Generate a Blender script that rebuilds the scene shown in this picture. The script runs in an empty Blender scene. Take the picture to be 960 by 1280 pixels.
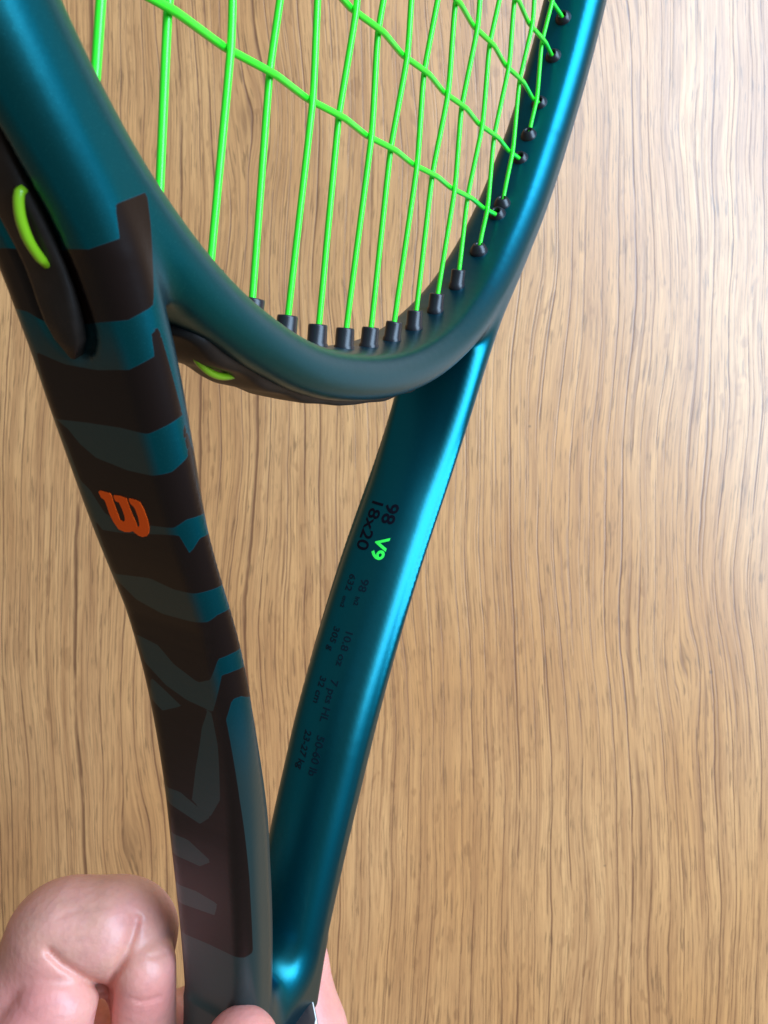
import bpy, bmesh, math
import numpy as np
from mathutils import Matrix, Vector
# ---------------------------------------------------------------- camera, world, lights
S = bpy.context.scene
C = S.collection
CAMH = 0.40                                    # camera height above the floor (m)
cam_d = bpy.data.cameras.new('camera'); cam = bpy.data.objects.new('camera', cam_d); C.objects.link(cam)
cam.location = (0, 0, CAMH)                    # looks straight down, top of the picture = +Y
cam_d.sensor_fit = 'VERTICAL'; cam_d.sensor_height = 36; cam_d.sensor_width = 27
cam_d.lens = 986.04/1280*36
cam_d.clip_start = 0.004; cam_d.clip_end = 50
cam_d.dof.use_dof = True; cam_d.dof.focus_distance = 0.150; cam_d.dof.aperture_fstop = 60
S.camera = cam
W = bpy.data.worlds.new('World'); S.world = W; W.use_nodes = True
bg = W.node_tree.nodes['Background']; bg.inputs[0].default_value = (1.0, 0.93, 0.84, 1); bg.inputs[1].default_value = 0.16
def area(name, loc, target, sx, sy, power, col):
    l = bpy.data.lights.new(name, 'AREA'); l.shape = 'RECTANGLE'; l.size = sx; l.size_y = sy; l.energy = power; l.color = col
    o = bpy.data.objects.new(name, l); C.objects.link(o); o.location = loc
    o.rotation_euler = (Vector(target)-Vector(loc)).to_track_quat('-Z', 'Y').to_euler(); return o
area('window_light', (1.0, 0.52, 1.15), (0, 0, 0.1), 2.0, 1.0, 70, (0.52, 0.74, 1.0))
S.view_settings.view_transform = 'Standard'; S.view_settings.look = 'None'; S.view_settings.gamma = 1
S.view_settings.exposure = 0.12
S.render.engine = 'CYCLES'
S.render.resolution_x = 768; S.render.resolution_y = 1024
# ---------------------------------------------------------------- numpy geometry helpers
def catmull(pts, n=8):
    p = np.array(pts, float); out = []
    e = np.vstack([2*p[0]-p[1], p, 2*p[-1]-p[-2]])
    for i in range(1, len(e)-2):
        for t in np.linspace(0, 1, n, endpoint=False):
            a, b, c, d = e[i-1], e[i], e[i+1], e[i+2]
            out.append(.5*((2*b)+(-a+c)*t+(2*a-5*b+4*c-d)*t*t+(-a+3*b-3*c+d)*t**3))
    out.append(p[-1]); return np.array(out)
def polyd(X, Y, L):
    """signed distance to a band: polyline L of (x, y, half width)"""
    D = np.full(X.shape, 1e9, np.float32)
    for (x0, y0, w0), (x1, y1, w1) in zip(L[:-1], L[1:]):
        dx, dy = x1-x0, y1-y0; q = dx*dx+dy*dy+1e-12
        t = np.clip(((X-x0)*dx+(Y-y0)*dy)/q, 0, 1)
        d = np.hypot(X-x0-t*dx, Y-y0-t*dy)-(w0+t*(w1-w0))
        np.minimum(D, d, out=D)
    return D
def smin(a, b, k):
    h = np.maximum(k-np.abs(a-b), 0)/k
    return np.minimum(a, b)-h*h*k*.25
def smax(a, b, k): return -smin(-a, -b, k)
EX = 2.19; BB = 177.6
def ring_pt(th, off=0.0):
    """centre line of the head hoop, th = 0 at +X, counter-clockwise (mm)"""
    c, s = math.cos(th), math.sin(th)
    b = BB if s < 0 else 172.0
    x = 126.0*math.copysign(abs(c)**(2/EX), c); y = b*math.copysign(abs(s)**(2/EX), s)
    if off:
        nx = math.copysign(abs(x/126)**(EX-1)/126, x); ny = math.copysign(abs(y/b)**(EX-1)/b, y)
        l = math.hypot(nx, ny); x += off*nx/l; y += off*ny/l
    return x, y
def ring_hw(y): return 6.0-1.6*min(1, max(0, (-y-120)/50))
RING = np.array([(*ring_pt(2*math.pi*i/240), 0) for i in range(241)]); RING[:, 2] = [ring_hw(y) for y in RING[:, 1]]
SIDE = catmull([(7.0, -330, 5.0), (8.2, -312, 5.2), (10.0, -300, 5.3), (13.2, -284, 5.4), (16.6, -270, 5.4), (21.5, -252, 5.4), (28.6, -233, 5.3),
                (36.0, -217, 5.3), (45.6, -200, 5.2), (53.4, -185, 5.2), (59.2, -173, 5.4), (65.8, -161.5, 5.7), (78.0, -147.6, 5.2), (90.3, -132.5, 4.4), (101.0, -114.5, 3.2)], 6)

KY = [110, 142, 165, 215, 260, 305]
ZO = [-1.9, -1.3, -0.3, -0.55, -1.2, -1.7]; HO = [-0.2, -0.9, -1.75, -1.6, 0.3, 0.6]; XO = [0, 0.0, -0.3, 0.7, 0.6, 1.4]; AX = [-6.5, -5.0, -2.5, -1.8, 0.7, 2.2]
def smooth01(t): t = np.clip(t, 0, 1); return t*t*(3-2*t)
def warp(X, Y):
    """the near (left) side of the head stands a little closer in than the far side"""
    return X+np.interp(-Y, KY, AX)*smooth01((-X-8)/25)
def frame2d(X, Y):
    X = warp(X, Y)
    r = polyd(X, Y, RING)+np.interp(np.abs(Y), [0, 150, 179], [-HO[0], -HO[0], 0])
    A = SIDE.copy(); A[:, 2] += np.interp(-A[:, 1], KY, HO); A[:, 0] += np.interp(-A[:, 1], KY, XO)
    s = polyd(np.abs(X), Y, A)
    d = smin(r, s, 4.0)
    # the shafts run together into the pallet under the handle
    q = np.maximum(np.abs(X)-12.6-HO[5], Y+308.0)
    return smin(d, q, 7.0)
def outer_curve():
    A = [(x+w*.88, y-w*.47, 0) for x, y, w in SIDE if -205 < y < -150]
    B = [(*ring_pt(t, 5.6), 0) for t in np.linspace(math.atan2(-abs(148/BB)**(EX/2), abs(78.5/126)**(EX/2)), math.pi/2, 90)]
    return np.array(A+B)
OUTR = outer_curve()
def groove2d(X, Y):
    X = np.abs(warp(X, Y))
    # distance from the outer rim of the hoop, where the string channel is cut
    return polyd(X, Y, OUTR)
def zhalf(Y): return 10.7+np.interp(-Y, KY, ZO)
def frame_sdf(X, Y, Z, d2=None, g2=None):
    if d2 is None: d2 = frame2d(X, Y)
    if g2 is None: g2 = groove2d(X, Y)
    H = zhalf(Y); az = np.abs(Z)
    r = 3.7+0.8*np.clip((Y+175)/30, 0, 1)
    # the faces that look inwards are crowned
    Xw = warp(X, Y); cx = np.interp(Y, SIDE[:, 1], SIDE[:, 0])+np.interp(-Y, KY, XO)
    cr = 2.8*smooth01((cx-np.abs(Xw))/2+.5)*smooth01((-Y-178)/30)
    cr = cr+1.1*smooth01((1-(np.abs(Xw)/126)**EX-(np.abs(Y)/np.where(Y < 0, BB, 172))**EX)*20+.5)*smooth01((Y+184)/6)
    a = d2+r+cr*(az/H)**2; b = az-H+r
    f = np.minimum(np.maximum(a, b), 0)+np.hypot(np.maximum(a, 0), np.maximum(b, 0))-r
    # slightly crowned faces
    # string channel: on the outside of the hoop, ending on the shafts just under the bridge
    over = np.maximum(0, -172.5-Y)
    zz = np.hypot(az, over*0.9)
    side = np.maximum(zz-3.7, g2-2.6)
    side = np.maximum(side, 60-np.abs(X)-0)        # only the hoop sides, the bridge has its own
    side = np.where((np.abs(X) > 50), np.maximum(zz-3.7, g2-2.6), side)
    f = smax(f, -side, 1.0)
    return f
def surface_nets(F, xs, ys, zs):
    """naive surface nets on a rectilinear grid"""
    ins = F < 0
    nx, ny, nz = F.shape
    c = [ins[i:nx-1+i, j:ny-1+j, k:nz-1+k] for i in (0, 1) for j in (0, 1) for k in (0, 1)]
    cnt = sum(a.astype(np.int8) for a in c)
    act = (cnt > 0) & (cnt < 8)
    I, J, K = np.nonzero(act)
    idx = -np.ones(act.shape, np.int64); idx[I, J, K] = np.arange(len(I))
    S = np.zeros((len(I), 3)); N = np.zeros(len(I))
    A = [xs, ys, zs]
    def co(i, j, k): return np.stack([xs[i], ys[j], zs[k]], 1)
    for ax in range(3):
        o = [a for a in range(3) if a != ax]
        for u in (0, 1):
            for v in (0, 1):
                d0 = [0, 0, 0]; d0[o[0]] = u; d0[o[1]] = v
                d1 = list(d0); d1[ax] = 1
                i0 = (I+d0[0], J+d0[1], K+d0[2]); i1 = (I+d1[0], J+d1[1], K+d1[2])
                f0, f1 = F[i0], F[i1]
                m = (f0 < 0) != (f1 < 0)
                t = np.where(m, f0/np.where(m, f0-f1, 1), 0)[:, None]
                p = co(*i0)*(1-t)+co(*i1)*t
                S[m] += p[m]; N[m] += 1
    V = S/N[:, None]
    Q = []
    for ax in range(3):
        o = [(ax+1) % 3, (ax+2) % 3]
        sl0 = [slice(1, -1)]*3; sl1 = [slice(1, -1)]*3
        sl0[ax] = slice(0, -1); sl1[ax] = slice(1, None)
        a, b = ins[tuple(sl0)], ins[tuple(sl1)]
        e = np.nonzero(a != b)
        fl = a[e]
        base = [e[0]+1, e[1]+1, e[2]+1]; base[ax] = e[ax]
        def cell(du, dv):
            q = [base[0].copy(), base[1].copy(), base[2].copy()]
            q[o[0]] -= du; q[o[1]] -= dv
            return idx[q[0], q[1], q[2]]
        quad = np.stack([cell(1, 1), cell(0, 1), cell(0, 0), cell(1, 0)], 1)
        quad[~fl] = quad[~fl][:, ::-1]
        Q.append(quad)
    return V, np.vstack(Q)
def project(V, f, it=2, lim=0.4):
    """pull the vertices on to the exact surface"""
    for _ in range(it):
        h = 0.05; g = []
        f0 = f(V[:, 0], V[:, 1], V[:, 2])
        for a in range(3):
            W = V.copy(); W[:, a] += h; g.append((f(W[:, 0], W[:, 1], W[:, 2])-f0)/h)
        g = np.stack(g, 1); n = (g**2).sum(1)+1e-6
        V = V-np.clip((f0/n), -lim, lim)[:, None]*g*0.9
    return V
# paint lettering outlines on the left shaft: (Y, unrolled width) in mm
DARK = [[(-165.9, -6.0), (-165.5, 0.7), (-165.1, 7.7), (-163.6, 12.7), (-160.5, 13.7), (-158.4, 19.6), (-163.0, 17.7), (-170.5, 14.8), (-170.1, 14.4), (-171.7, 10.5), (-172.8, 3.2), (-173.2, -3.9), (-172.4, -5.8), (-171.8, -15.0)], [(-177.0, -6.9), (-177.9, -2.7), (-177.9, 2.8), (-177.2, 8.5), (-175.3, 13.1), (-172.4, 13.6), (-172.1, 15.0), (-186.3, 16.0), (-210.5, 26.0), (-244.6, 26.0), (-232.3, 26.0), (-226.5, 12.5), (-227.0, 10.6), (-231.0, 8.5), (-247.8, 8.8), (-266.2, 9.6), (-284.6, 9.5), (-285.6, 7.5), (-286.1, -0.3), (-287.9, -15.0), (-266.2, -7.6), (-227.6, -8.2), (-198.3, -6.8), (-189.2, -7.0), (-183.0, -8.1)]]
GREEN = [[(-185.4, -7.6), (-185.2, -5.2), (-184.9, -1.8), (-184.6, 4.2), (-184.7, 9.0), (-183.0, 13.5), (-181.8, 16.3), (-183.2, 15.7), (-184.2, 14.9), (-187.2, 15.0), (-189.3, 11.3), (-190.2, 7.7), (-190.3, 3.2), (-189.6, -2.3), (-188.1, -4.5), (-186.3, -5.8)], [(-193.6, -6.9), (-194.7, -5.6), (-197.8, -4.3), (-199.0, -2.0), (-197.9, 4.2), (-197.3, 8.9), (-195.9, 11.6), (-193.2, 26.0), (-196.2, 26.0), (-198.6, 13.1), (-201.0, 10.4), (-198.2, 9.4), (-199.2, 4.1), (-200.5, -2.6), (-200.9, -5.9), (-199.0, -7.1)], [(-208.7, -7.9), (-208.4, -6.4), (-207.2, 0.1), (-207.9, 4.7), (-207.6, 8.8), (-206.9, 12.1), (-204.3, 26.0), (-208.4, 26.0), (-211.0, 12.2), (-212.4, 9.6), (-213.1, 6.4), (-213.5, 0.0), (-212.3, -4.5)], [(-219.6, -7.2), (-220.3, -3.0), (-223.1, -0.6), (-225.1, 4.0), (-223.7, 6.8), (-219.2, 9.6), (-218.3, 12.7), (-216.0, 26.0), (-220.4, 26.0), (-221.5, 12.4), (-222.2, 9.5), (-230.1, 6.0), (-229.7, 0.6), (-228.2, -3.3), (-224.8, -7.0)], [(-227.7, -6.3), (-229.3, -3.9), (-231.5, -0.8), (-234.1, -5.2), (-232.2, -7.6)], [(-228.7, 5.6), (-234.5, 2.9), (-243.9, 0.3), (-251.7, -1.4), (-254.0, 2.2), (-248.9, 4.8), (-236.6, 5.7)], [(-252.2, -15.0), (-251.1, -3.9), (-254.0, 2.2), (-256.5, -0.1), (-255.0, -6.8)], [(-262.3, -15.0), (-261.6, -3.1), (-264.2, 1.9), (-266.7, -0.8), (-267.2, -15.0)], [(-275.5, -15.0), (-273.6, -2.3), (-274.1, 2.6), (-277.5, 1.7), (-280.5, -15.0)]]
LOGO = [(-194.72, -3.94), (-194.42, -3.55), (-194.44, -1.9), (-194.79, -1.66), (-195.54, -1.75), (-196.85, -1.71), (-198.29, -1.65), (-198.5, -1.06), (-198.09, -0.64), (-197.46, -0.48), (-196.43, -0.51), (-195.51, -0.68), (-195.43, -1.25), (-194.87, -1.38), (-194.54, -1.16), (-194.43, -0.17), (-194.53, 0.92), (-194.96, 0.95), (-195.8, 0.95), (-196.97, 1.06), (-197.94, 1.25), (-198.61, 1.26), (-198.6, 1.61), (-198.08, 1.88), (-197.01, 2.02), (-196.0, 1.97), (-195.53, 1.8), (-195.23, 1.41), (-194.82, 1.29), (-194.41, 1.47), (-194.42, 2.55), (-194.57, 3.17), (-195.49, 3.5), (-197.07, 3.61), (-198.3, 3.43), (-199.15, 3.04), (-199.75, 2.48), (-200.11, 1.65), (-200.05, 0.97), (-199.74, 0.39), (-199.56, 0.2), (-199.9, -0.55), (-200.14, -1.53), (-199.93, -2.52), (-198.97, -3.02), (-197.82, -3.27), (-196.47, -3.25), (-195.74, -3.31), (-195.49, -3.82)]
# ---------------------------------------------------------------- node helpers
def srgb(r, g, b):
    f = lambda c: (c/255/12.92) if c/255 <= .04045 else ((c/255+.055)/1.055)**2.4
    return (f(r), f(g), f(b), 1)
class NT:
    def __init__(s, name):
        s.m = bpy.data.materials.new(name); s.m.use_nodes = True; s.t = s.m.node_tree; s.n = s.t.nodes
        s.p = s.n['Principled BSDF']
    def new(s, typ, **k):
        n = s.n.new(typ)
        for a, b in k.items(): setattr(n, a, b)
        return n
    def l(s, a, b): s.t.links.new(a, b)
    def math(s, op, a, b=None, c=None, clamp=False):
        n = s.new('ShaderNodeMath', operation=op, use_clamp=clamp)
        for i, v in enumerate((a, b, c)):
            if v is None: continue
            if isinstance(v, (int, float)): n.inputs[i].default_value = v
            else: s.l(v, n.inputs[i])
        return n.outputs[0]
    def noise(s, vec, scale=1, detail=2, rough=.5, dist=0):
        n = s.new('ShaderNodeTexNoise'); n.inputs['Scale'].default_value = scale; n.inputs['Detail'].default_value = detail
        n.inputs['Roughness'].default_value = rough; n.inputs['Distortion'].default_value = dist
        if vec is not None: s.l(vec, n.inputs['Vector'])
        return n.outputs['Fac']
    def xyz(s, x, y, z=0.0):
        n = s.new('ShaderNodeCombineXYZ')
        for i, v in enumerate((x, y, z)):
            if isinstance(v, (int, float)): n.inputs[i].default_value = v
            else: s.l(v, n.inputs[i])
        return n.outputs[0]
    def mix(s, f, a, b, mode='MIX'):
        n = s.new('ShaderNodeMix', data_type='RGBA', blend_type=mode)
        for i, v in ((0, f), (6, a), (7, b)):
            if isinstance(v, (int, float)): n.inputs[i].default_value = v
            elif isinstance(v, tuple): n.inputs[i].default_value = v
            else: s.l(v, n.inputs[i])
        return n.outputs[2]
    def ramp(s, f, stops):
        n = s.new('ShaderNodeValToRGB'); e = n.color_ramp.elements
        while len(e) < len(stops): e.new(0.5)
        for q, (p, c) in zip(e, stops): q.position = p; q.color = c if isinstance(c, tuple) else (c, c, c, 1)
        s.l(f, n.inputs[0]); return n.outputs[0]
    def rng(s, f, a, b, c=0, d=1):
        n = s.new('ShaderNodeMapRange', interpolation_type='SMOOTHSTEP')
        for i, v in enumerate((a, b, c, d)): n.inputs[i+1].default_value = v
        s.l(f, n.inputs[0]); return n.outputs[0]
    def bump(s, h, strength, dist):
        n = s.new('ShaderNodeBump'); n.inputs['Strength'].default_value = strength; n.inputs['Distance'].default_value = dist
        s.l(h, n.inputs['Height']); s.l(n.outputs[0], s.p.inputs['Normal'])
    def set(s, **k):
        for a, b in k.items():
            i = s.p.inputs[a.replace('_', ' ')]
            if isinstance(b, (int, float, tuple)): i.default_value = b
            else: s.l(b, i)
# ---------------------------------------------------------------- materials
def m_floor():
    M = NT('oak_laminate'); co = M.new('ShaderNodeTexCoord').outputs['Object']
    sp = M.new('ShaderNodeSeparateXYZ'); M.l(co, sp.inputs[0]); x, y = sp.outputs[0], sp.outputs[1]
    # slow sideways wander of the grain, stretched along Y
    w1 = M.noise(M.xyz(M.math('MULTIPLY', x, 7), M.math('MULTIPLY', y, 3.2), 1.3), 1, 2, .5)
    w2 = M.noise(M.xyz(M.math('MULTIPLY', x, 50), M.math('MULTIPLY', y, 15), 4.1), 1, 3, .6)
    w3 = M.noise(M.xyz(M.math('MULTIPLY', x, 16), M.math('MULTIPLY', y, 5), 9.4), 1, 1, .5)
    xx = M.math('ADD', x, M.math('MULTIPLY', w1, 0.045))
    xx = M.math('ADD', xx, M.math('MULTIPLY', w2, 0.0032))
    xx = M.math('ADD', xx, M.math('MULTIPLY', w3, 0.008))
    for kx, ky, ks, kk in ((-.128, -.168, .014, .85), (.152, -.075, .010, .6), (-.07, .20, .013, .7), (.03, -.30, .012, .7)):   # small knots bend the grain
        dx = M.math('SUBTRACT', x, kx); dy = M.math('MULTIPLY', M.math('SUBTRACT', y, ky), .42)
        r2 = M.math('ADD', M.math('MULTIPLY', dx, dx), M.math('MULTIPLY', dy, dy))
        g = M.math('EXPONENT', M.math('MULTIPLY', r2, -1/(ks*ks)))
        xx = M.math('SUBTRACT', xx, M.math('MULTIPLY', M.math('MULTIPLY', dx, g), kk))
        core = M.math('EXPONENT', M.math('MULTIPLY', r2, -9/(ks*ks)))
        knots = core if kx == -.128 else M.math('MAXIMUM', knots, core)
    def lines(freq, off, width, soft, gate_s, lo, hi):
        v = M.math('ADD', M.math('MULTIPLY', xx, freq), off)
        jit = M.noise(M.xyz(M.math('MULTIPLY', v, .37), off, 0.0), 2.3, 1, .5)
        v = M.math('ADD', v, M.math('MULTIPLY', jit, 1.5))
        fr = M.math('FRACT', v)
        d = M.math('ABSOLUTE', M.math('SUBTRACT', fr, 0.5))
        ln = M.rng(d, width, width+soft, 1, 0)
        g = M.noise(M.xyz(M.math('MULTIPLY', xx, gate_s), M.math('MULTIPLY', y, 14), off), 1, 4, .62)
        return M.math('MULTIPLY', ln, M.rng(g, lo, hi, 0, 1)), fr
    l1, f1 = lines(125, 0.0, 0.0, 0.06, 90, .36, .50)
    l2, f2 = lines(240, 3.7, 0.0, 0.09, 170, .40, .55)
    l3, f3 = lines(560, 7.9, 0.0, 0.16, 300, .44, .60)
    fine = M.noise(M.xyz(M.math('MULTIPLY', xx, 1400), M.math('MULTIPLY', y, 34), 2.0), 1, 3, .65)
    med = M.noise(M.xyz(M.math('MULTIPLY', xx, 190), M.math('MULTIPLY', y, 7), 6.0), 1, 3, .6)
    big = M.noise(M.xyz(M.math('MULTIPLY', x, 14), M.math('MULTIPLY', y, 5), 11.0), 1, 2, .5)
    # ray flecks: short dark ovals
    fl = M.noise(M.xyz(M.math('MULTIPLY', xx, 170), M.math('MULTIPLY', y, 62), 21.0), 1, 2, .55)
    flg = M.noise(M.xyz(M.math('MULTIPLY', x, 11), M.math('MULTIPLY', y, 6), 5.0), 1, 1, .5)
    fleck = M.math('MULTIPLY', M.rng(fl, .60, .68), M.rng(flg, .42, .60))
    c = M.mix(M.rng(big, .3, .7), (0.70, 0.318, 0.110, 1), (0.83, 0.418, 0.168, 1))
    c = M.mix(M.math('MULTIPLY', M.rng(med, .35, .75), 0.62), c, (0.44, 0.185, 0.070, 1))
    c = M.mix(M.math('MULTIPLY', M.rng(f1, .1, .95), 0.12), c, (0.42, 0.17, 0.06, 1))
    c = M.mix(M.math('MULTIPLY', M.rng(fine, .40, .68), 0.50), c, (0.36, 0.15, 0.055, 1))
    c = M.mix(M.math('MULTIPLY', fleck, 0.42), c, (0.34, 0.14, 0.05, 1))
    c = M.mix(M.math('MULTIPLY', l3, 0.55), c, (0.20, 0.075, 0.03, 1))
    c = M.mix(M.math('MULTIPLY', l2, 0.55), c, (0.18, 0.065, 0.025, 1))
    c = M.mix(M.math('MULTIPLY', l1, 0.82), c, (0.13, 0.042, 0.018, 1))
    po = M.noise(M.xyz(M.math('MULTIPLY', xx, 1100), M.math('MULTIPLY', y, 48), 31.0), 1, 2, .6)
    c = M.mix(M.rng(po, .58, .66, 0, .55), c, (0.16, 0.075, 0.03, 1))
    c = M.mix(M.math('MULTIPLY', M.math('MULTIPLY', knots, M.rng(fine, .3, .6, .4, 1)), .6), c, (0.24, 0.10, 0.04, 1))
    vo = M.new('ShaderNodeTexVoronoi'); vo.inputs['Scale'].default_value = 26; M.l(co, vo.inputs['Vector'])
    c = M.mix(M.rng(vo.outputs['Distance'], .018, .03, .55, 0), c, (0.12, 0.07, 0.04, 1))
    h = M.math('SUBTRACT', 0, M.math('ADD', M.math('ADD', l1, M.math('MULTIPLY', l2, .6)), M.math('MULTIPLY', fine, .35)))
    M.set(Base_Color=c, Roughness=M.rng(fine, .3, .7, .32, .42), Specular_IOR_Level=0.5, Coat_Weight=.55, Coat_Roughness=.26)
    M.bump(h, .35, .00025)
    return M.m
def m_paint():
    M = NT('colour_shift_metallic_paint'); co = M.new('ShaderNodeTexCoord').outputs['Object']
    at = M.new('ShaderNodeAttribute', attribute_name='letter_edge').outputs['Fac']
    dark = M.rng(at, -.06, .06, 1, 0)
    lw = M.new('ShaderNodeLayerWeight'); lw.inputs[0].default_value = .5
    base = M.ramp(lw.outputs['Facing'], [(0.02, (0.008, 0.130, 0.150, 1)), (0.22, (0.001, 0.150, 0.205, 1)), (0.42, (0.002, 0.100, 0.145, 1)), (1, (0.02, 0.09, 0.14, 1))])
    fl = M.noise(co, 9000, 1, .5)
    base = M.mix(M.rng(fl, .62, .75, 0, .25), base, (0.05, 0.45, 0.50, 1))
    refl_tint = M.math('MULTIPLY', M.new('ShaderNodeAttribute', attribute_name='reflection_tint').outputs['Fac'], .85)  # dull room reflection on the left shaft, put into the base colour
    base = M.mix(refl_tint, base, (0.040, 0.062, 0.054, 1))
    c = M.mix(dark, base, (0.008, 0.0035, 0.0028, 1))
    M.set(Base_Color=c, Specular_IOR_Level=M.math('SUBTRACT', .5, M.math('MULTIPLY', dark, .22)), Metallic=M.math('MULTIPLY', M.math('SUBTRACT', 1, dark), M.math('SUBTRACT', .95, M.math('MULTIPLY', refl_tint, .35))), Roughness=M.math('ADD', .37, M.math('MULTIPLY', dark, -.03)),
          Coat_Weight=M.math('SUBTRACT', .05, M.math('MULTIPLY', dark, .03)), Coat_Roughness=.25)
    sm = M.noise(co, 1100, 2, .5)
    M.bump(sm, .04, .0002)
    return M.m
def simple(name, col, rough=.5, metal=0, coat=0, bump=None, var=None, **k):
    M = NT(name); co = M.new('ShaderNodeTexCoord').outputs['Object']
    c = col
    if var:
        n = M.noise(co, var[0], 3, .6); c = M.mix(M.rng(n, .35, .7, 0, var[2]), col, var[1])
    M.set(Base_Color=c, Roughness=rough, Metallic=metal, Coat_Weight=coat, Coat_Roughness=.15, **k)
    if bump: M.bump(M.noise(co, bump[0], 3, .6), bump[1], bump[2])
    return M.m
def m_skin():
    M = NT('skin'); co = M.new('ShaderNodeTexCoord').outputs['Object']
    at = M.new('ShaderNodeAttribute', attribute_name='redness').outputs['Fac']
    n = M.noise(co, 75, 3, .55); n2 = M.noise(co, 420, 3, .6)
    c = M.mix(M.rng(n, .3, .7), (0.72, 0.36, 0.25, 1), (0.82, 0.37, 0.30, 1))
    c = M.mix(M.math('MULTIPLY', at, .8), c, (0.70, 0.19, 0.18, 1))
    c = M.mix(M.rng(n2, .4, .75, 0, .28), c, (0.50, 0.20, 0.18, 1))
    M.set(Base_Color=c, Roughness=.42, Subsurface_Weight=.35, Subsurface_Radius=(1.0, .35, .2), Subsurface_Scale=.004, Specular_IOR_Level=.45)
    v = M.new('ShaderNodeTexVoronoi'); v.inputs['Scale'].default_value = 750; M.l(co, v.inputs['Vector'])
    M.bump(M.math('ADD', M.math('MULTIPLY', v.outputs['Distance'], .7), M.math('ADD', n2, M.math('MULTIPLY', n, 1.5))), .22, .0004)
    return M.m
FLOOR = m_floor(); PAINT = m_paint(); SKIN = m_skin()
STRING = simple('fluorescent_green_string', (0.045, 0.93, 0.03, 1), .30, coat=.3, Subsurface_Weight=.15, Subsurface_Scale=.001)
LOOP = simple('shade_toned_string', (0.26, 0.56, 0.012, 1), .38, coat=.2)  # same string as the bed, its shade put into a duller colour
BLACK = simple('black_nylon', (0.012, 0.013, 0.017, 1), .33, bump=(2500, .1, .0001))
STRIP = simple('dark_bumper_plastic', (0.014, 0.010, 0.008, 1), .50, bump=(1500, .15, .0001), var=(300, (0.03, 0.022, 0.018, 1), .5), Specular_IOR_Level=.3)
ORANGE = simple('orange_print', (1.0, 0.115, 0.008, 1), .6, Specular_IOR_Level=.15)
LIME = simple('green_print', (0.04, 0.88, 0.08, 1), .38)
INK = simple('dark_print', (0.0015, 0.002, 0.006, 1), .6, Specular_IOR_Level=.1)
INKS = simple('faint_dark_print', (0.001, 0.012, 0.018, 1), .5, metal=.1, Specular_IOR_Level=.15)
WHITE = simple('white_print', (0.82, 0.82, 0.80, 1), .35)
GRIP = simple('black_grip_tape', (0.018, 0.018, 0.019, 1), .7, bump=(1800, .5, .0003))
# ---------------------------------------------------------------- object helpers
def link(name, me, mat, parent=None, smooth=True):
    o = bpy.data.objects.new(name, me); C.objects.link(o)
    if mat and not me.materials: me.materials.append(mat)
    if smooth and len(me.polygons): me.polygons.foreach_set('use_smooth', [True]*len(me.polygons))
    if parent: o.parent = parent
    return o
def mesh(name, V, F):
    me = bpy.data.meshes.new(name); me.from_pydata([tuple(v) for v in V], [], [tuple(f) for f in F]); me.update(); return me
def big_mesh(name, V, Q):
    me = bpy.data.meshes.new(name); n = len(Q)
    me.vertices.add(len(V)); me.vertices.foreach_set('co', V.astype(np.float32).ravel())
    me.loops.add(n*4); me.loops.foreach_set('vertex_index', Q.astype(np.int32).ravel())
    me.polygons.add(n); me.polygons.foreach_set('loop_start', np.arange(0, n*4, 4, dtype=np.int32)); me.polygons.foreach_set('loop_total', np.full(n, 4, dtype=np.int32))
    me.update(calc_edges=True); me.validate(); return me
def tube(P, r, seg=10, closed=False, cap=True):
    """tube along points P (mm), r a number or a list"""
    P = np.array(P, float); n = len(P); R = np.full(n, r) if np.isscalar(r) else np.array(r)
    T = np.gradient(P, axis=0); T /= np.linalg.norm(T, axis=1)[:, None]+1e-12
    up = np.array([0, 0, 1.]) if abs(T[0][2]) < .9 else np.array([1., 0, 0]); V = []; F = []
    for i in range(n):
        a = np.cross(T[i], up); a /= np.linalg.norm(a); b = np.cross(a, T[i]); up = b
        for k in range(seg):
            t = 2*math.pi*k/seg; V.append(P[i]+R[i]*(a*math.cos(t)+b*math.sin(t)))
    for i in range(n-1):
        for k in range(seg):
            F.append((i*seg+k, (i+1)*seg+k, (i+1)*seg+(k+1) % seg, i*seg+(k+1) % seg))
    if cap:
        F.append(tuple(range(seg))); F.append(tuple((n-1)*seg+k for k in range(seg))[::-1])
    return np.array(V), F
# ---------------------------------------------------------------- floor
fl = mesh('floor', [(-2.5, -2.5, 0), (2.5, -2.5, 0), (2.5, 2.5, 0), (-2.5, 2.5, 0)], [(0, 1, 2, 3)])
floor = link('floor', fl, FLOOR, smooth=False); floor['kind'] = 'structure'
# ---------------------------------------------------------------- racket placement
# racket coordinates in mm: X across the head, Y along the axis towards the tip, Z out of the string bed
RX = np.array([[0.430759, 0.129538, 0.893122], [-0.145252, -0.966791, 0.210279], [0.890701, -0.220308, -0.397639]]); TT = np.array([12.7535, -197.4183, 105.1283])
flip = np.diag([1., -1., -1.])
BUTT = np.array([0, -507.0, 0])
def L(P): return (np.asarray(P, float)-BUTT)*0.001
Rw = flip@RX; tw = flip@(RX@BUTT+TT)*0.001+np.array([0, 0, CAMH])
racket = bpy.data.objects.new('tennis_racket', None); C.objects.link(racket); racket.empty_display_size = .02
racket.matrix_world = Matrix([[*Rw[0], tw[0]], [*Rw[1], tw[1]], [*Rw[2], tw[2]], [0, 0, 0, 1]])
racket['label'] = 'teal metallic tennis racket with bright green strings and orange W emblem above wooden surface'
racket['category'] = 'tennis racket'
def unwarp(V): V = np.array(V, float); V[:, 0] -= np.interp(-V[:, 1], KY, AX)*smooth01((-V[:, 0]-8)/25); return V
def part(name, V, F, mat, parent=racket, smooth=True): return link(name, mesh(name, L(V), F), mat, parent, smooth)
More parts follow.
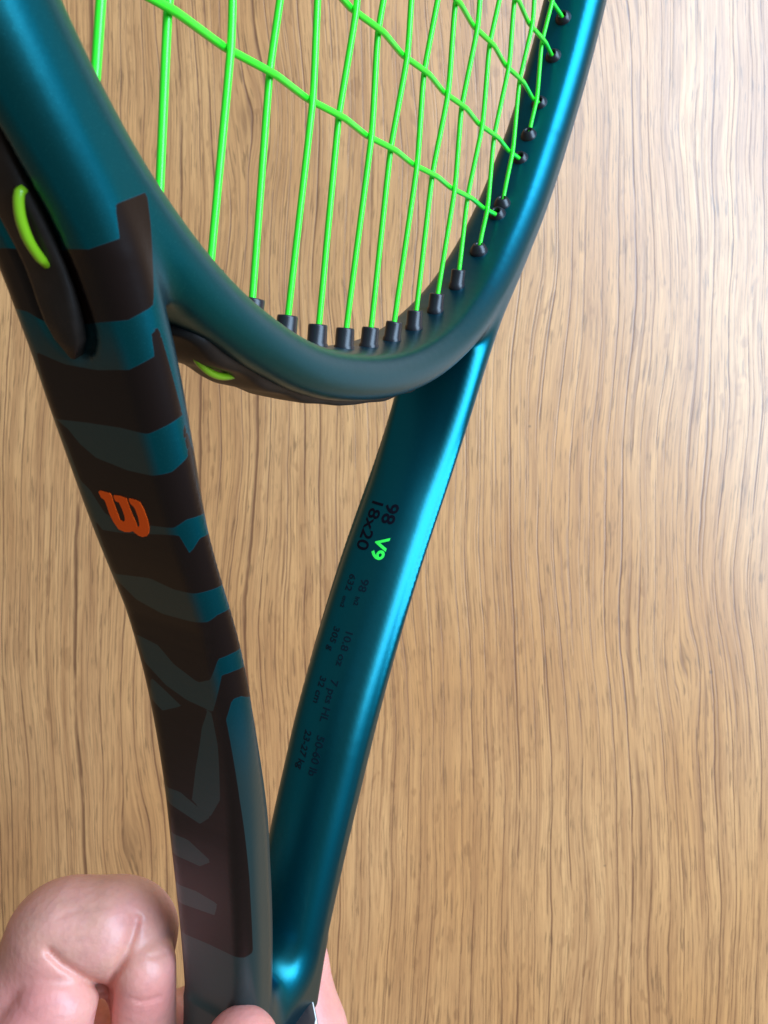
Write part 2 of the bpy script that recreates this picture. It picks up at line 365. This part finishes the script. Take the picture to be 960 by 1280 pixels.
# frame -------------------------------------------------------------------------
xs = np.concatenate([np.arange(-136, 136.1, .75)])
ys = np.concatenate([np.arange(-326, -62, .65), np.arange(-62, 186, 2.2)]); zs = np.arange(-13.2, 13.3, .7)
X2, Y2 = np.meshgrid(xs, ys, indexing='ij'); d2 = frame2d(X2, Y2); g2 = groove2d(X2, Y2)
F3 = frame_sdf(X2[:, :, None], Y2[:, :, None], zs[None, None, :], d2[:, :, None], g2[:, :, None]).astype(np.float32)
F3 = np.maximum(F3, (-323.5-Y2)[:, :, None].astype(np.float32))
V, Q = surface_nets(F3, xs, ys, zs)
V = project(V, lambda a, b, c: np.maximum(frame_sdf(a, b, c), -323.5-b), 2)
def polysdf(P, a, b):
    P = np.array(P); d = np.full(a.shape, 1e9); ins = np.zeros(a.shape, bool)
    for i in range(len(P)):
        (x0, y0), (x1, y1) = P[i-1], P[i]
        dx, dy = x1-x0, y1-y0; t = np.clip(((a-x0)*dx+(b-y0)*dy)/(dx*dx+dy*dy+1e-9), 0, 1)
        d = np.minimum(d, np.hypot(a-x0-t*dx, b-y0-t*dy))
        ins ^= ((y0 > b) != (y1 > b)) & (a < (x1-x0)*(b-y0)/(y1-y0+1e-12)+x0)
    return np.where(ins, -d, d)
let = np.full(len(V), 5.0); sel = (V[:, 0] < -2) & (V[:, 1] < -150)
yy = V[sel, 1]; zz = V[sel, 2]; dep = np.maximum(0, -frame2d(V[sel, 0], V[sel, 1]))
# unrolled round the section: outer face, then across the front face
SH = [(float(a), float(b)) for a, b, c in SIDE]
sy = np.array([b for a, b in SH]); sx = np.array([a for a, b in SH])
lat = np.abs(warp(V[sel, 0], yy))-np.interp(yy, sy, sx)-np.interp(-yy, KY, XO)
uu = zz+np.maximum(0, 5.0-lat)*np.clip(zz/6, 0, 1)
dk = np.minimum.reduce([polysdf(p, yy, uu) for p in DARK]); gr = np.minimum.reduce([polysdf(p, yy, uu) for p in GREEN])
let[sel] = np.maximum(np.maximum(dk, -gr), np.abs(warp(V[sel, 0], yy))*-1+np.interp(yy, sy, sx)-7.5)
refl_tint = np.zeros(len(V)); outer = np.clip((9.5-uu)/2.5, 0, 1)*smooth01((-yy-171)/8)  # where the grey-green reflection is painted: outer face, then the whole lower shaft
refl_tint[sel] = np.maximum(outer, smooth01((-yy-222)/24))*smooth01((-V[sel, 0]-2)/3)*np.where(lat > -7.5, 1, 0)*1.0
me = big_mesh('frame', L(V), Q); fa_ = me.attributes.new('reflection_tint', 'FLOAT', 'POINT'); fa_.data.foreach_set('value', refl_tint.astype(np.float32)); a = me.attributes.new('letter_edge', 'FLOAT', 'POINT'); a.data.foreach_set('value', let.astype(np.float32))
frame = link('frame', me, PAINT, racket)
# bridge bumper strip and hoop strips ---------------------------------------------
def strip(th0, th1, off0, off1, zh, bumps=0, seed=1, n=120):
    V, F = [], []; m = 12
    for i in range(n+1):
        t = i/n; th = th0+(th1-th0)*t
        e = min(1, math.sin(math.pi*min(t, 1-t)*2*4) if min(t, 1-t) < .06 else 1)
        zz = zh*(math.sqrt(max(.02, 1-(1-min(t, 1-t)/.05)**2)) if min(t, 1-t) < .05 else 1)
        lift = off1+bumps*(.5+.5*math.cos(t*2*math.pi*7.0+seed))*(.6+.4*math.sin(5*t+seed))
        for k in range(m):
            a = 2*math.pi*k/m; cz, co_ = math.cos(a), math.sin(a)
            q = .45
            zc = zz*math.copysign(abs(cz)**q, cz); o = (off0+lift)/2+(lift-off0)/2*math.copysign(abs(co_)**q, co_)
            x, y = ring_pt(th, o); V.append((x, y, zc))
    for i in range(n):
        for k in range(m): F.append((i*m+k, i*m+(k+1) % m, (i+1)*m+(k+1) % m, (i+1)*m+k))
    F.append(tuple(range(m))[::-1]); F.append(tuple(n*m+k for k in range(m)))
    return np.array(V), F
def th_of(x, y):
    b = BB if y < 0 else 172.
    return math.atan2(math.copysign(abs(y/b)**(EX/2), y), math.copysign(abs(x/126)**(EX/2), x))
V, F = strip(th_of(-47, -BB*(1-(47/126)**EX)**(1/EX)), th_of(41, -BB*(1-(41/126)**EX)**(1/EX)), 3.0, 5.4, 6.2, 1.1, 2.2)
bridge_strip = part('bumper_strip', unwarp(V), F, STRIP)
def channel_strip():
    """the strip that lies in the channel round the head, ending on both shafts"""
    R0 = [(x, y) for x, y, _ in OUTR if y > -177.5]
    R0 = R0+[(-x, y) for x, y in R0[::-1][1:]]; R0 = np.array(R0)
    T = np.gradient(R0, axis=0); T /= np.linalg.norm(T, axis=1)[:, None]; N_ = np.stack([T[:, 1], -T[:, 0]], 1)
    V, F = [], []; m = 12; n = len(R0); q = .45
    for i, (p, nn) in enumerate(zip(R0, N_)):
        e = min(i, n-1-i); w = 2.9*math.sqrt(max(.02, 1-max(0, 1-e/4.)**2)); hi = -1.0+.3*math.cos(i*.9)
        for k in range(m):
            a = 2*math.pi*k/m; ca, sa = math.cos(a), math.sin(a)
            z = w*math.copysign(abs(ca)**q, ca); o = (-2.6+hi)/2+(hi+2.6)/2*math.copysign(abs(sa)**q, sa)
            V.append((p[0]+nn[0]*o, p[1]+nn[1]*o, z))
    for i in range(n-1):
        for k in range(m): F.append((i*m+k, i*m+(k+1) % m, (i+1)*m+(k+1) % m, (i+1)*m+k))
    F.append(tuple(range(m))[::-1]); F.append(tuple((n-1)*m+k for k in range(m)))
    return np.array(V), F
V, F = channel_strip(); hoop_strip = part('bumper_strip', unwarp(V), F, STRIP)
# strings --------------------------------------------------------------------------
def main_x(n): k = n-6.5; return 10.1125*k+.0165610*k**3
cross_y = [-136.0, -119.5, -103.0, -89.2, -78.2]
while len(cross_y) < 20: cross_y.append(cross_y[-1]+(11.2 if len(cross_y) < 14 else 13.0))
mains = list(range(-2, 16)); WA = .55
def ring_in(x, top):
    """string end on the inner rim for a given x"""
    b = 166.8 if top else BB-4.7; a = 120.3
    return (1 if top else -1)*b*max(1e-3, 1-abs(x/a)**EX)**(1/EX)
def rim_x(y):
    b = 166.8 if y > 0 else BB-4.7; return 120.3*max(1e-3, 1-abs(y/b)**EX)**(1/EX)
def weave(nodes):
    """nodes: (s, z); straight runs with rounded crowns over the crossings"""
    out = []
    for (s0, z0), (s1, z1) in zip(nodes[:-1], nodes[1:]):
        for t in (0, .08, .2, .5, .8, .92):
            e = t; w = .5-.5*math.cos(math.pi*t); k = .35*w+.65*e; out.append((s0+(s1-s0)*t, z0+(z1-z0)*k))
    out.append(nodes[-1]); return out
ends = []
for n in mains:
    x = main_x(n); y0, y1 = ring_in(x, False), ring_in(x, True)
    nd = [(y0-4, 0), (y0+2.5, 0)]
    for j, cy in enumerate(cross_y):
        if y0+5 < cy < y1-5: nd.append((cy, WA*(1 if (n+j) % 2 == 1 else -1)))
    nd += [(y1-2.5, 0), (y1+4, 0)]
    V, F = tube([(x, s, z) for s, z in weave(nd)], .56, 10); part('main_string', V, F, STRING)
    ends += [((x, y0), (0, 1)), ((x, y1), (0, -1))]
for j, cy in enumerate(cross_y):
    rx = rim_x(cy); nd = [(-rx-4, 0), (-rx+2, 0)]
    for n in mains:
        if abs(main_x(n)) < rx-3: nd.append((main_x(n), -WA*(1 if (n+j) % 2 == 1 else -1)))
    nd += [(rx-2, 0), (rx+4, 0)]
    V, F = tube([(s, cy, z) for s, z in weave(nd)], .56, 10); part('cross_string', V, F, STRING)
    ends += [((-rx, cy), (1, 0)), ((rx, cy), (-1, 0))]
# grommets --------------------------------------------------------------------------
seg = 16; BARREL = [(1.95, -2.0), (1.95, .25), (1.75, .5), (1.72, 3.3), (1.62, 3.6), (1.05, 3.65), (.80, 3.4), (.75, 1.0)]; DOME = [(2.35, -2.0), (2.35, .15), (2.2, .6), (1.8, 1.3), (1.35, 1.9), (1.05, 2.05), (.80, 1.8), (.75, 1.0)]
def grommet_mesh(prof):
    V, F = [], []
    for r, h in prof:
        for k in range(seg): V.append((r*math.cos(2*math.pi*k/seg), r*math.sin(2*math.pi*k/seg), h))
    for i in range(len(prof)-1):
        for k in range(seg): F.append((i*seg+k, i*seg+(k+1) % seg, (i+1)*seg+(k+1) % seg, (i+1)*seg+k))
    F.append(tuple(range(seg))[::-1])
    g = mesh('grommet', np.array(V)*.001, F); g.materials.append(BLACK); return g
barrel, dome = grommet_mesh(BARREL), grommet_mesh(DOME)
rs = np.random.RandomState(4)
for (x, y), (dx, dy) in ends:
    # lean half way between the string and the rim normal
    b = BB if y < 0 else 172.
    nx = -math.copysign(abs(x/126)**(EX-1)/126, x); ny = -math.copysign(abs(y/b)**(EX-1)/b, y); l = math.hypot(nx, ny)
    k_ = .25 if abs(x) < 66 and y < 0 else .75
    v = Vector((nx/l*k_+dx*(1-k_), ny/l*k_+dy*(1-k_), rs.uniform(-.06, .06))).normalized()
    low = abs(x) < 66 and y < 0; o = link('grommet', barrel if low else dome, None, racket); q = v.to_track_quat('Z', 'Y')
    p = Vector((x, y, 0))-Vector((dx, dy, 0))*.3
    o.location = Vector(L(p)); o.rotation_mode = 'QUATERNION'; o.rotation_quaternion = q
# string loops on the outside of the rim -----------------------------------------------
def loop(th0, th1, off, z=0.0, bulge=.8):
    P = []
    for i in range(15):
        t = i/14; th = th0+(th1-th0)*t; s = math.sin(math.pi*t)
        x, y = ring_pt(th, off-2.2*(1-s**.5)+bulge*s); P.append((x, y, z))
    V, F = tube(P, .56, 8); part('string_loop', unwarp(V), F, LOOP)
for k in range(2, 11, 2):                              # bridge: each pair of mains comes back through the strip
    a, b = (main_x(k), main_x(k+1)) if k > 2 else (-43.5, -30.5); g = lambda x: th_of(x, -BB*(1-abs(x/126)**EX)**(1/EX))
    loop(g(a), g(b), 5.5 if k == 2 else 4.0, 2.0 if k == 2 else 0, .9)
for s in (-1, 1):                                      # head sides: the string crosses from hole to hole in the channel
    oy = OUTR[:, 1]; ox = OUTR[:, 0]; o_ = np.argsort(oy)
    for a, b, zc in ((-167.0, -160.2, 2.6), (-149, -139.5, 0), (-136, -119.5, 0), (-103, -89.2, 0), (-78.2, -67, 0), (-55.8, -44.6, 0), (-33.4, -22.2, 0), (-11, .2, 0), (11.4, 22.6, 0), (33.8, 45, 0), (58, 71, 0), (84, 97, 0)):
        P = []
        for i in range(15):
            t = i/14; y = a+(b-a)*t; q = math.sin(math.pi*t)
            P.append((s*(np.interp(y, oy[o_], ox[o_])-1.7+1.7*q**.6), y, zc*(.4+.6*t)))
        V, F = tube(P, .56, 8); part('string_loop', unwarp(V), F, LOOP)
# emblem and print -------------------------------------------------------------------
def surf_x(y, z, side):
    """X of the shaft surface: side -1 = outer face of the left shaft, +1 = inner face of the right shaft"""
    y = np.asarray(y, float); z = np.asarray(z, float)
    c = np.interp(y, sy, sx)+np.interp(-y, KY, XO); c = np.where(side < 0, -c-np.interp(-y, KY, AX), c)
    lo = c.copy(); hi = c-14.0
    for _ in range(34):
        m = (lo+hi)/2; v = frame_sdf(m, y, z); lo = np.where(v < 0, m, lo); hi = np.where(v < 0, hi, m)
    return hi
def decal(name, P2, faces, side, mat, lift=.10):
    bm = bmesh.new(); vs = [bm.verts.new((a_, b_, 0)) for a_, b_ in P2]
    for f in faces:
        try: bm.faces.new([vs[i] for i in f])
        except ValueError: pass
    bmesh.ops.triangulate(bm, faces=bm.faces[:])
    for _ in range(4):
        el = [e for e in bm.edges if e.calc_length() > .9]
        if not el: break
        bmesh.ops.subdivide_edges(bm, edges=el, cuts=1); bmesh.ops.triangulate(bm, faces=bm.faces[:])
    bm.verts.index_update(); bm.verts.ensure_lookup_table()
    P2 = [(v.co.x, v.co.y) for v in bm.verts]; faces = [[v.index for v in f.verts] for f in bm.faces]; bm.free()
    P2 = np.array(P2); x = surf_x(P2[:, 0], P2[:, 1], side)-lift
    V = np.stack([x, P2[:, 0], P2[:, 1]], 1); V2 = V.copy(); V2[:, 0] += .16
    n = len(V); fa = [tuple(f) for f in faces]
    ed = {}
    for f in fa:
        for i in range(len(f)): e = (f[i-1], f[i]); ed[e] = 1
    rim = [(a, b, b+n, a+n) for a, b in ed if (b, a) not in ed]
    return part(name, np.vstack([V, V2]), fa+rim, mat, smooth=False)
def fill(P):
    from mathutils.geometry import tessellate_polygon
    return [list(t) for t in tessellate_polygon([[Vector((a, b, 0)) for a, b in P]])]
decal('emblem', LOGO, fill(LOGO), -1, ORANGE, .10)
def text(name, s, y0, z0, size, mat, bold=0.0, sx_=1.0, lift=.10):
    """runs down the shaft; (y0, z0) is the start of the baseline"""
    c = bpy.data.curves.new('t', 'FONT'); c.body = s; c.size = size; c.offset = bold; c.resolution_u = 5
    o = bpy.data.objects.new('t', c); C.objects.link(o)
    bpy.context.view_layer.update()
    m = bpy.data.meshes.new_from_object(o.evaluated_get(bpy.context.evaluated_depsgraph_get()))
    P = [(y0-v.co.x*sx_, z0+v.co.y) for v in m.vertices]; fs = [list(p.vertices) for p in m.polygons]
    bpy.data.objects.remove(o); bpy.data.curves.remove(c); bpy.data.meshes.remove(m)
    return decal(name, P, fs, 1, mat, lift)
text('print', '98', -207.7, -1.3, 4.6, INK, .08)
text('print', '18x20', -207.4, -5.4, 4.6, INK, .05)
text('print', 'V9', -215.1, -.8, 4.4, LIME, .10)
for s, y, z, k in (('98', -224.3, -1.1, 2.5), ('in2', -228.2, -1.1, 1.4), ('10.8 oz', -235.2, -.8, 2.3), ('7 pts HL', -245.7, -.8, 2.3), ('50-60 lb', -257.5, -.4, 2.4),
                   ('632', -224.1, -4.5, 2.2), ('cm2', -228.9, -4.4, 1.3), ('305 g', -235.4, -4.2, 2.1), ('32 cm', -245.9, -3.8, 2.1), ('23-27 kg', -257.5, -3.8, 2.2)):
    text('print', s, y, z, k*1.12, INKS, .04)
# handle --------------------------------------------------------------------------------
def octa(w, h, c=.30):
    return [(w, h*(1-2*c)), (w*(1-2*c), h), (-w*(1-2*c), h), (-w, h*(1-2*c)), (-w, -h*(1-2*c)), (-w*(1-2*c), -h), (w*(1-2*c), -h), (w, -h*(1-2*c))]
def octsweep(rows):
    V, F = [], []
    for y, w, h in rows:
        base = octa(w, h); 
        for k in range(8):
            a, b = base[k], base[(k+1) % 8]
            for t in (0.06, .5, .94): V.append((a[0]+(b[0]-a[0])*t, y, a[1]+(b[1]-a[1])*t))
    m = 24
    for i in range(len(rows)-1):
        for k in range(m): F.append((i*m+k, i*m+(k+1) % m, (i+1)*m+(k+1) % m, (i+1)*m+k))
    F.append(tuple(range(m))[::-1]); F.append(tuple((len(rows)-1)*m+k for k in range(m)))
    return np.array(V), F
V, F = octsweep([(-319.4, 12.9, 11.0), (-319.8, 14.5, 12.2), (-320.1, 14.7, 12.4)]); part('collar', V, F, BLACK)
V, F = octsweep([(-320.1, 14.85, 12.55), (-321.5, 15.35, 13.0)]); part('white_band', V, F, WHITE)
V, F = octsweep([(-321.5, 15.25, 12.9), (-322.3, 15.7, 13.3), (-331, 15.9, 13.8), (-337, 16.2, 14.2), (-337.5, 15.5, 13.5)]); part('collar', V, F, BLACK)
rows = [(-337.3, 15.4, 13.3)]
y = -338.0
while y > -495:
    rows += [(y, 15.9, 13.9), (y-10, 15.9, 13.9), (y-10.6, 15.4, 13.4), (y-11.2, 15.4, 13.4)]; y -= 12
rows += [(-497, 16.2, 14.2), (-503, 18.5, 16.8), (-506.5, 18.7, 17.0), (-507, 17.5, 16)]
V, F = octsweep(rows); part('grip', V, F, GRIP, smooth=False)
# ---------------------------------------------------------------- hand (mm in camera space: pixel of the photo frame -> right, down, away)
def CP(px, py, d): return np.array([(px-480)/986.04*d, (py-640)/986.04*d, d])
def cap(P, a, b, ra, rb):
    ba = b-a; t = np.clip(((P-a)@ba)/(ba@ba), 0, 1); return np.linalg.norm(P-a-t[:, None]*ba, axis=1)-(ra+t*(rb-ra))
def chain(P, pts, k=2.0):
    d = None
    for (a, ra), (b, rb) in zip(pts[:-1], pts[1:]):
        q = cap(P, a, b, ra, rb); d = q if d is None else smin(d, q, k)
    return d
def R_(px, d): return px*d/986.04
def node(px, py, d, rpx): return (CP(px, py, d), R_(rpx, d))
index_a = [node(-10, 1500, 166, 92), node(30, 1290, 163, 78), node(76, 1178, 165, 61)]
index_m = [node(76, 1174, 166, 61), node(160, 1165, 166, 58)]
index_b = [node(162, 1172, 168, 56), node(178, 1255, 167, 36), node(176, 1330, 170, 38), node(190, 1380, 180, 34)]
index_k = [node(92, 1166, 162, 60), node(134, 1162, 162, 57)]
fore_a = [node(74, 1250, 157.5, 54), node(34, 1345, 156, 80)]
fore_b = [node(178, 1208, 159.5, 41), node(180, 1300, 164, 39)]
wrap = [[node(-20, 1520, 185, 84), node(118, 1300, 183, 52), node(220, 1290, 212, 42), node(368, 1204, 207, 40), node(386, 1290, 203, 46), node(392, 1340, 200, 46)],
        [node(-30, 1640, 186, 84), node(100, 1500, 186, 46), node(230, 1480, 222, 42), node(370, 1440, 222, 40)],
        [node(-40, 1760, 188, 80), node(90, 1620, 188, 44), node(220, 1600, 224, 40), node(360, 1560, 222, 38)],
        [node(-50, 1870, 190, 74), node(80, 1740, 190, 40), node(200, 1720, 222, 35), node(320, 1690, 220, 32)]]
thumb = [node(302, 1311, 150, 48), node(292, 1420, 151, 56), node(215, 1600, 168, 70), node(60, 1820, 182, 98)]
palm = [[node(-10, 1500, 172, 100), node(-60, 2000, 200, 130), node(-60, 2350, 210, 128), node(-90, 2900, 225, 150)],
        [node(-30, 1700, 186, 100), node(40, 2000, 196, 110), node(-30, 2350, 210, 126)]]
CREASE = [([(62, 1190), (75, 1203), (92, 1214), (112, 1226), (131, 1236)], 1.15, 1.0), ([(170, 1150), (163, 1176), (151, 1204), (139, 1226), (131, 1238), (127, 1262), (118, 1300)], 1.15, 1.0),
          ([(70, 1150), (84, 1142), (100, 1138)], .12, .6), ([(118, 1135), (140, 1133), (158, 1140)], .12, .6), ([(66, 1166), (90, 1176), (120, 1182)], .15, .7), ([(176, 1190), (190, 1196), (206, 1192)], .3, .5), ([(160, 1246), (178, 1252), (200, 1246)], .3, .5)]
def crease(P):
    """skin folds on the inside of the bent finger: narrow valley with a soft shoulder"""
    u = P[:, 0]/P[:, 2]*986.04+480; v = P[:, 1]/P[:, 2]*986.04+640; out = np.zeros(len(P))
    m = (P[:, 2] < 166) & (u < 240) & (v < 1330); u, v = u[m], v[m]; acc = np.zeros(len(u))
    for pts, A, w in CREASE:
        L_ = [(x, y, 0) for x, y in catmull(pts, 4)[:, :2]]
        d = np.maximum(0, polyd(u, v, L_))*.16
        acc = np.maximum(acc, A*np.exp(-(d/w)**2))+(A*.55*np.exp(-(d/(w*3.6))**2) if A > 1 else 0)
    out[m] = acc; return out
def hand_sdf(P):
    a = chain(P, index_a, 2.0); m = chain(P, index_m, 1); b = chain(P, index_b, 2.0); k = chain(P, index_k, 1)
    d = smin(smin(a, m, 4.0), b, 3.0)
    d = smin(d, k, 6)
    d = smin(d, chain(P, fore_a, 1), .8); d = smin(d, chain(P, fore_b, 1), .8)
    for c in wrap: d = smin(d, chain(P, c, 2.5), 1.6)
    d = smin(d, chain(P, thumb, 3.0), 3.0)
    for c in palm: d = smin(d, chain(P, c, 6.0), 7.0)
    return d+crease(P)
hx = np.concatenate([np.arange(-135, -95, 2.2), np.arange(-95, -38, .55), np.arange(-38, 2, 1.1)]); hy = np.concatenate([np.arange(66, 112, .55), np.arange(112, 150, 1.4), np.arange(150, 520, 3.5)]); hz = np.concatenate([np.arange(128, 143, 1.5), np.arange(143, 172, .55), np.arange(172, 262, 1.7)])
GX, GY, GZ = np.meshgrid(hx, hy, hz, indexing='ij'); PP = np.stack([GX.ravel(), GY.ravel(), GZ.ravel()], 1)
HF = hand_sdf(PP).reshape(GX.shape).astype(np.float32)
V, Q = surface_nets(HF, hx, hy, hz)
V = project(V, lambda a, b, c: hand_sdf(np.stack([a, b, c], 1)), 2, .6)
red = np.zeros(len(V))
for c, r, s in ((CP(186, 1240, 158), 9, .9), (CP(20, 1270, 150), 13, .75), (CP(105, 1215, 150), 6, .35), (CP(300, 1290, 150), 12, .8), (CP(400, 1260, 195), 12, .7), (CP(190, 1150, 155), 8, .5)):
    red = np.maximum(red, s*np.exp(-((V-c)**2).sum(1)/(r*r)))
HW = (V@flip.T)*.001+np.array([0, 0, CAMH])
me = big_mesh('hand', HW, Q); a = me.attributes.new('redness', 'FLOAT', 'POINT'); a.data.foreach_set('value', red.astype(np.float32))
hand = link('hand', me, SKIN)
hand['label'] = 'bare hand with a bent index finger gripping the racket above its handle'; hand['category'] = 'hand'
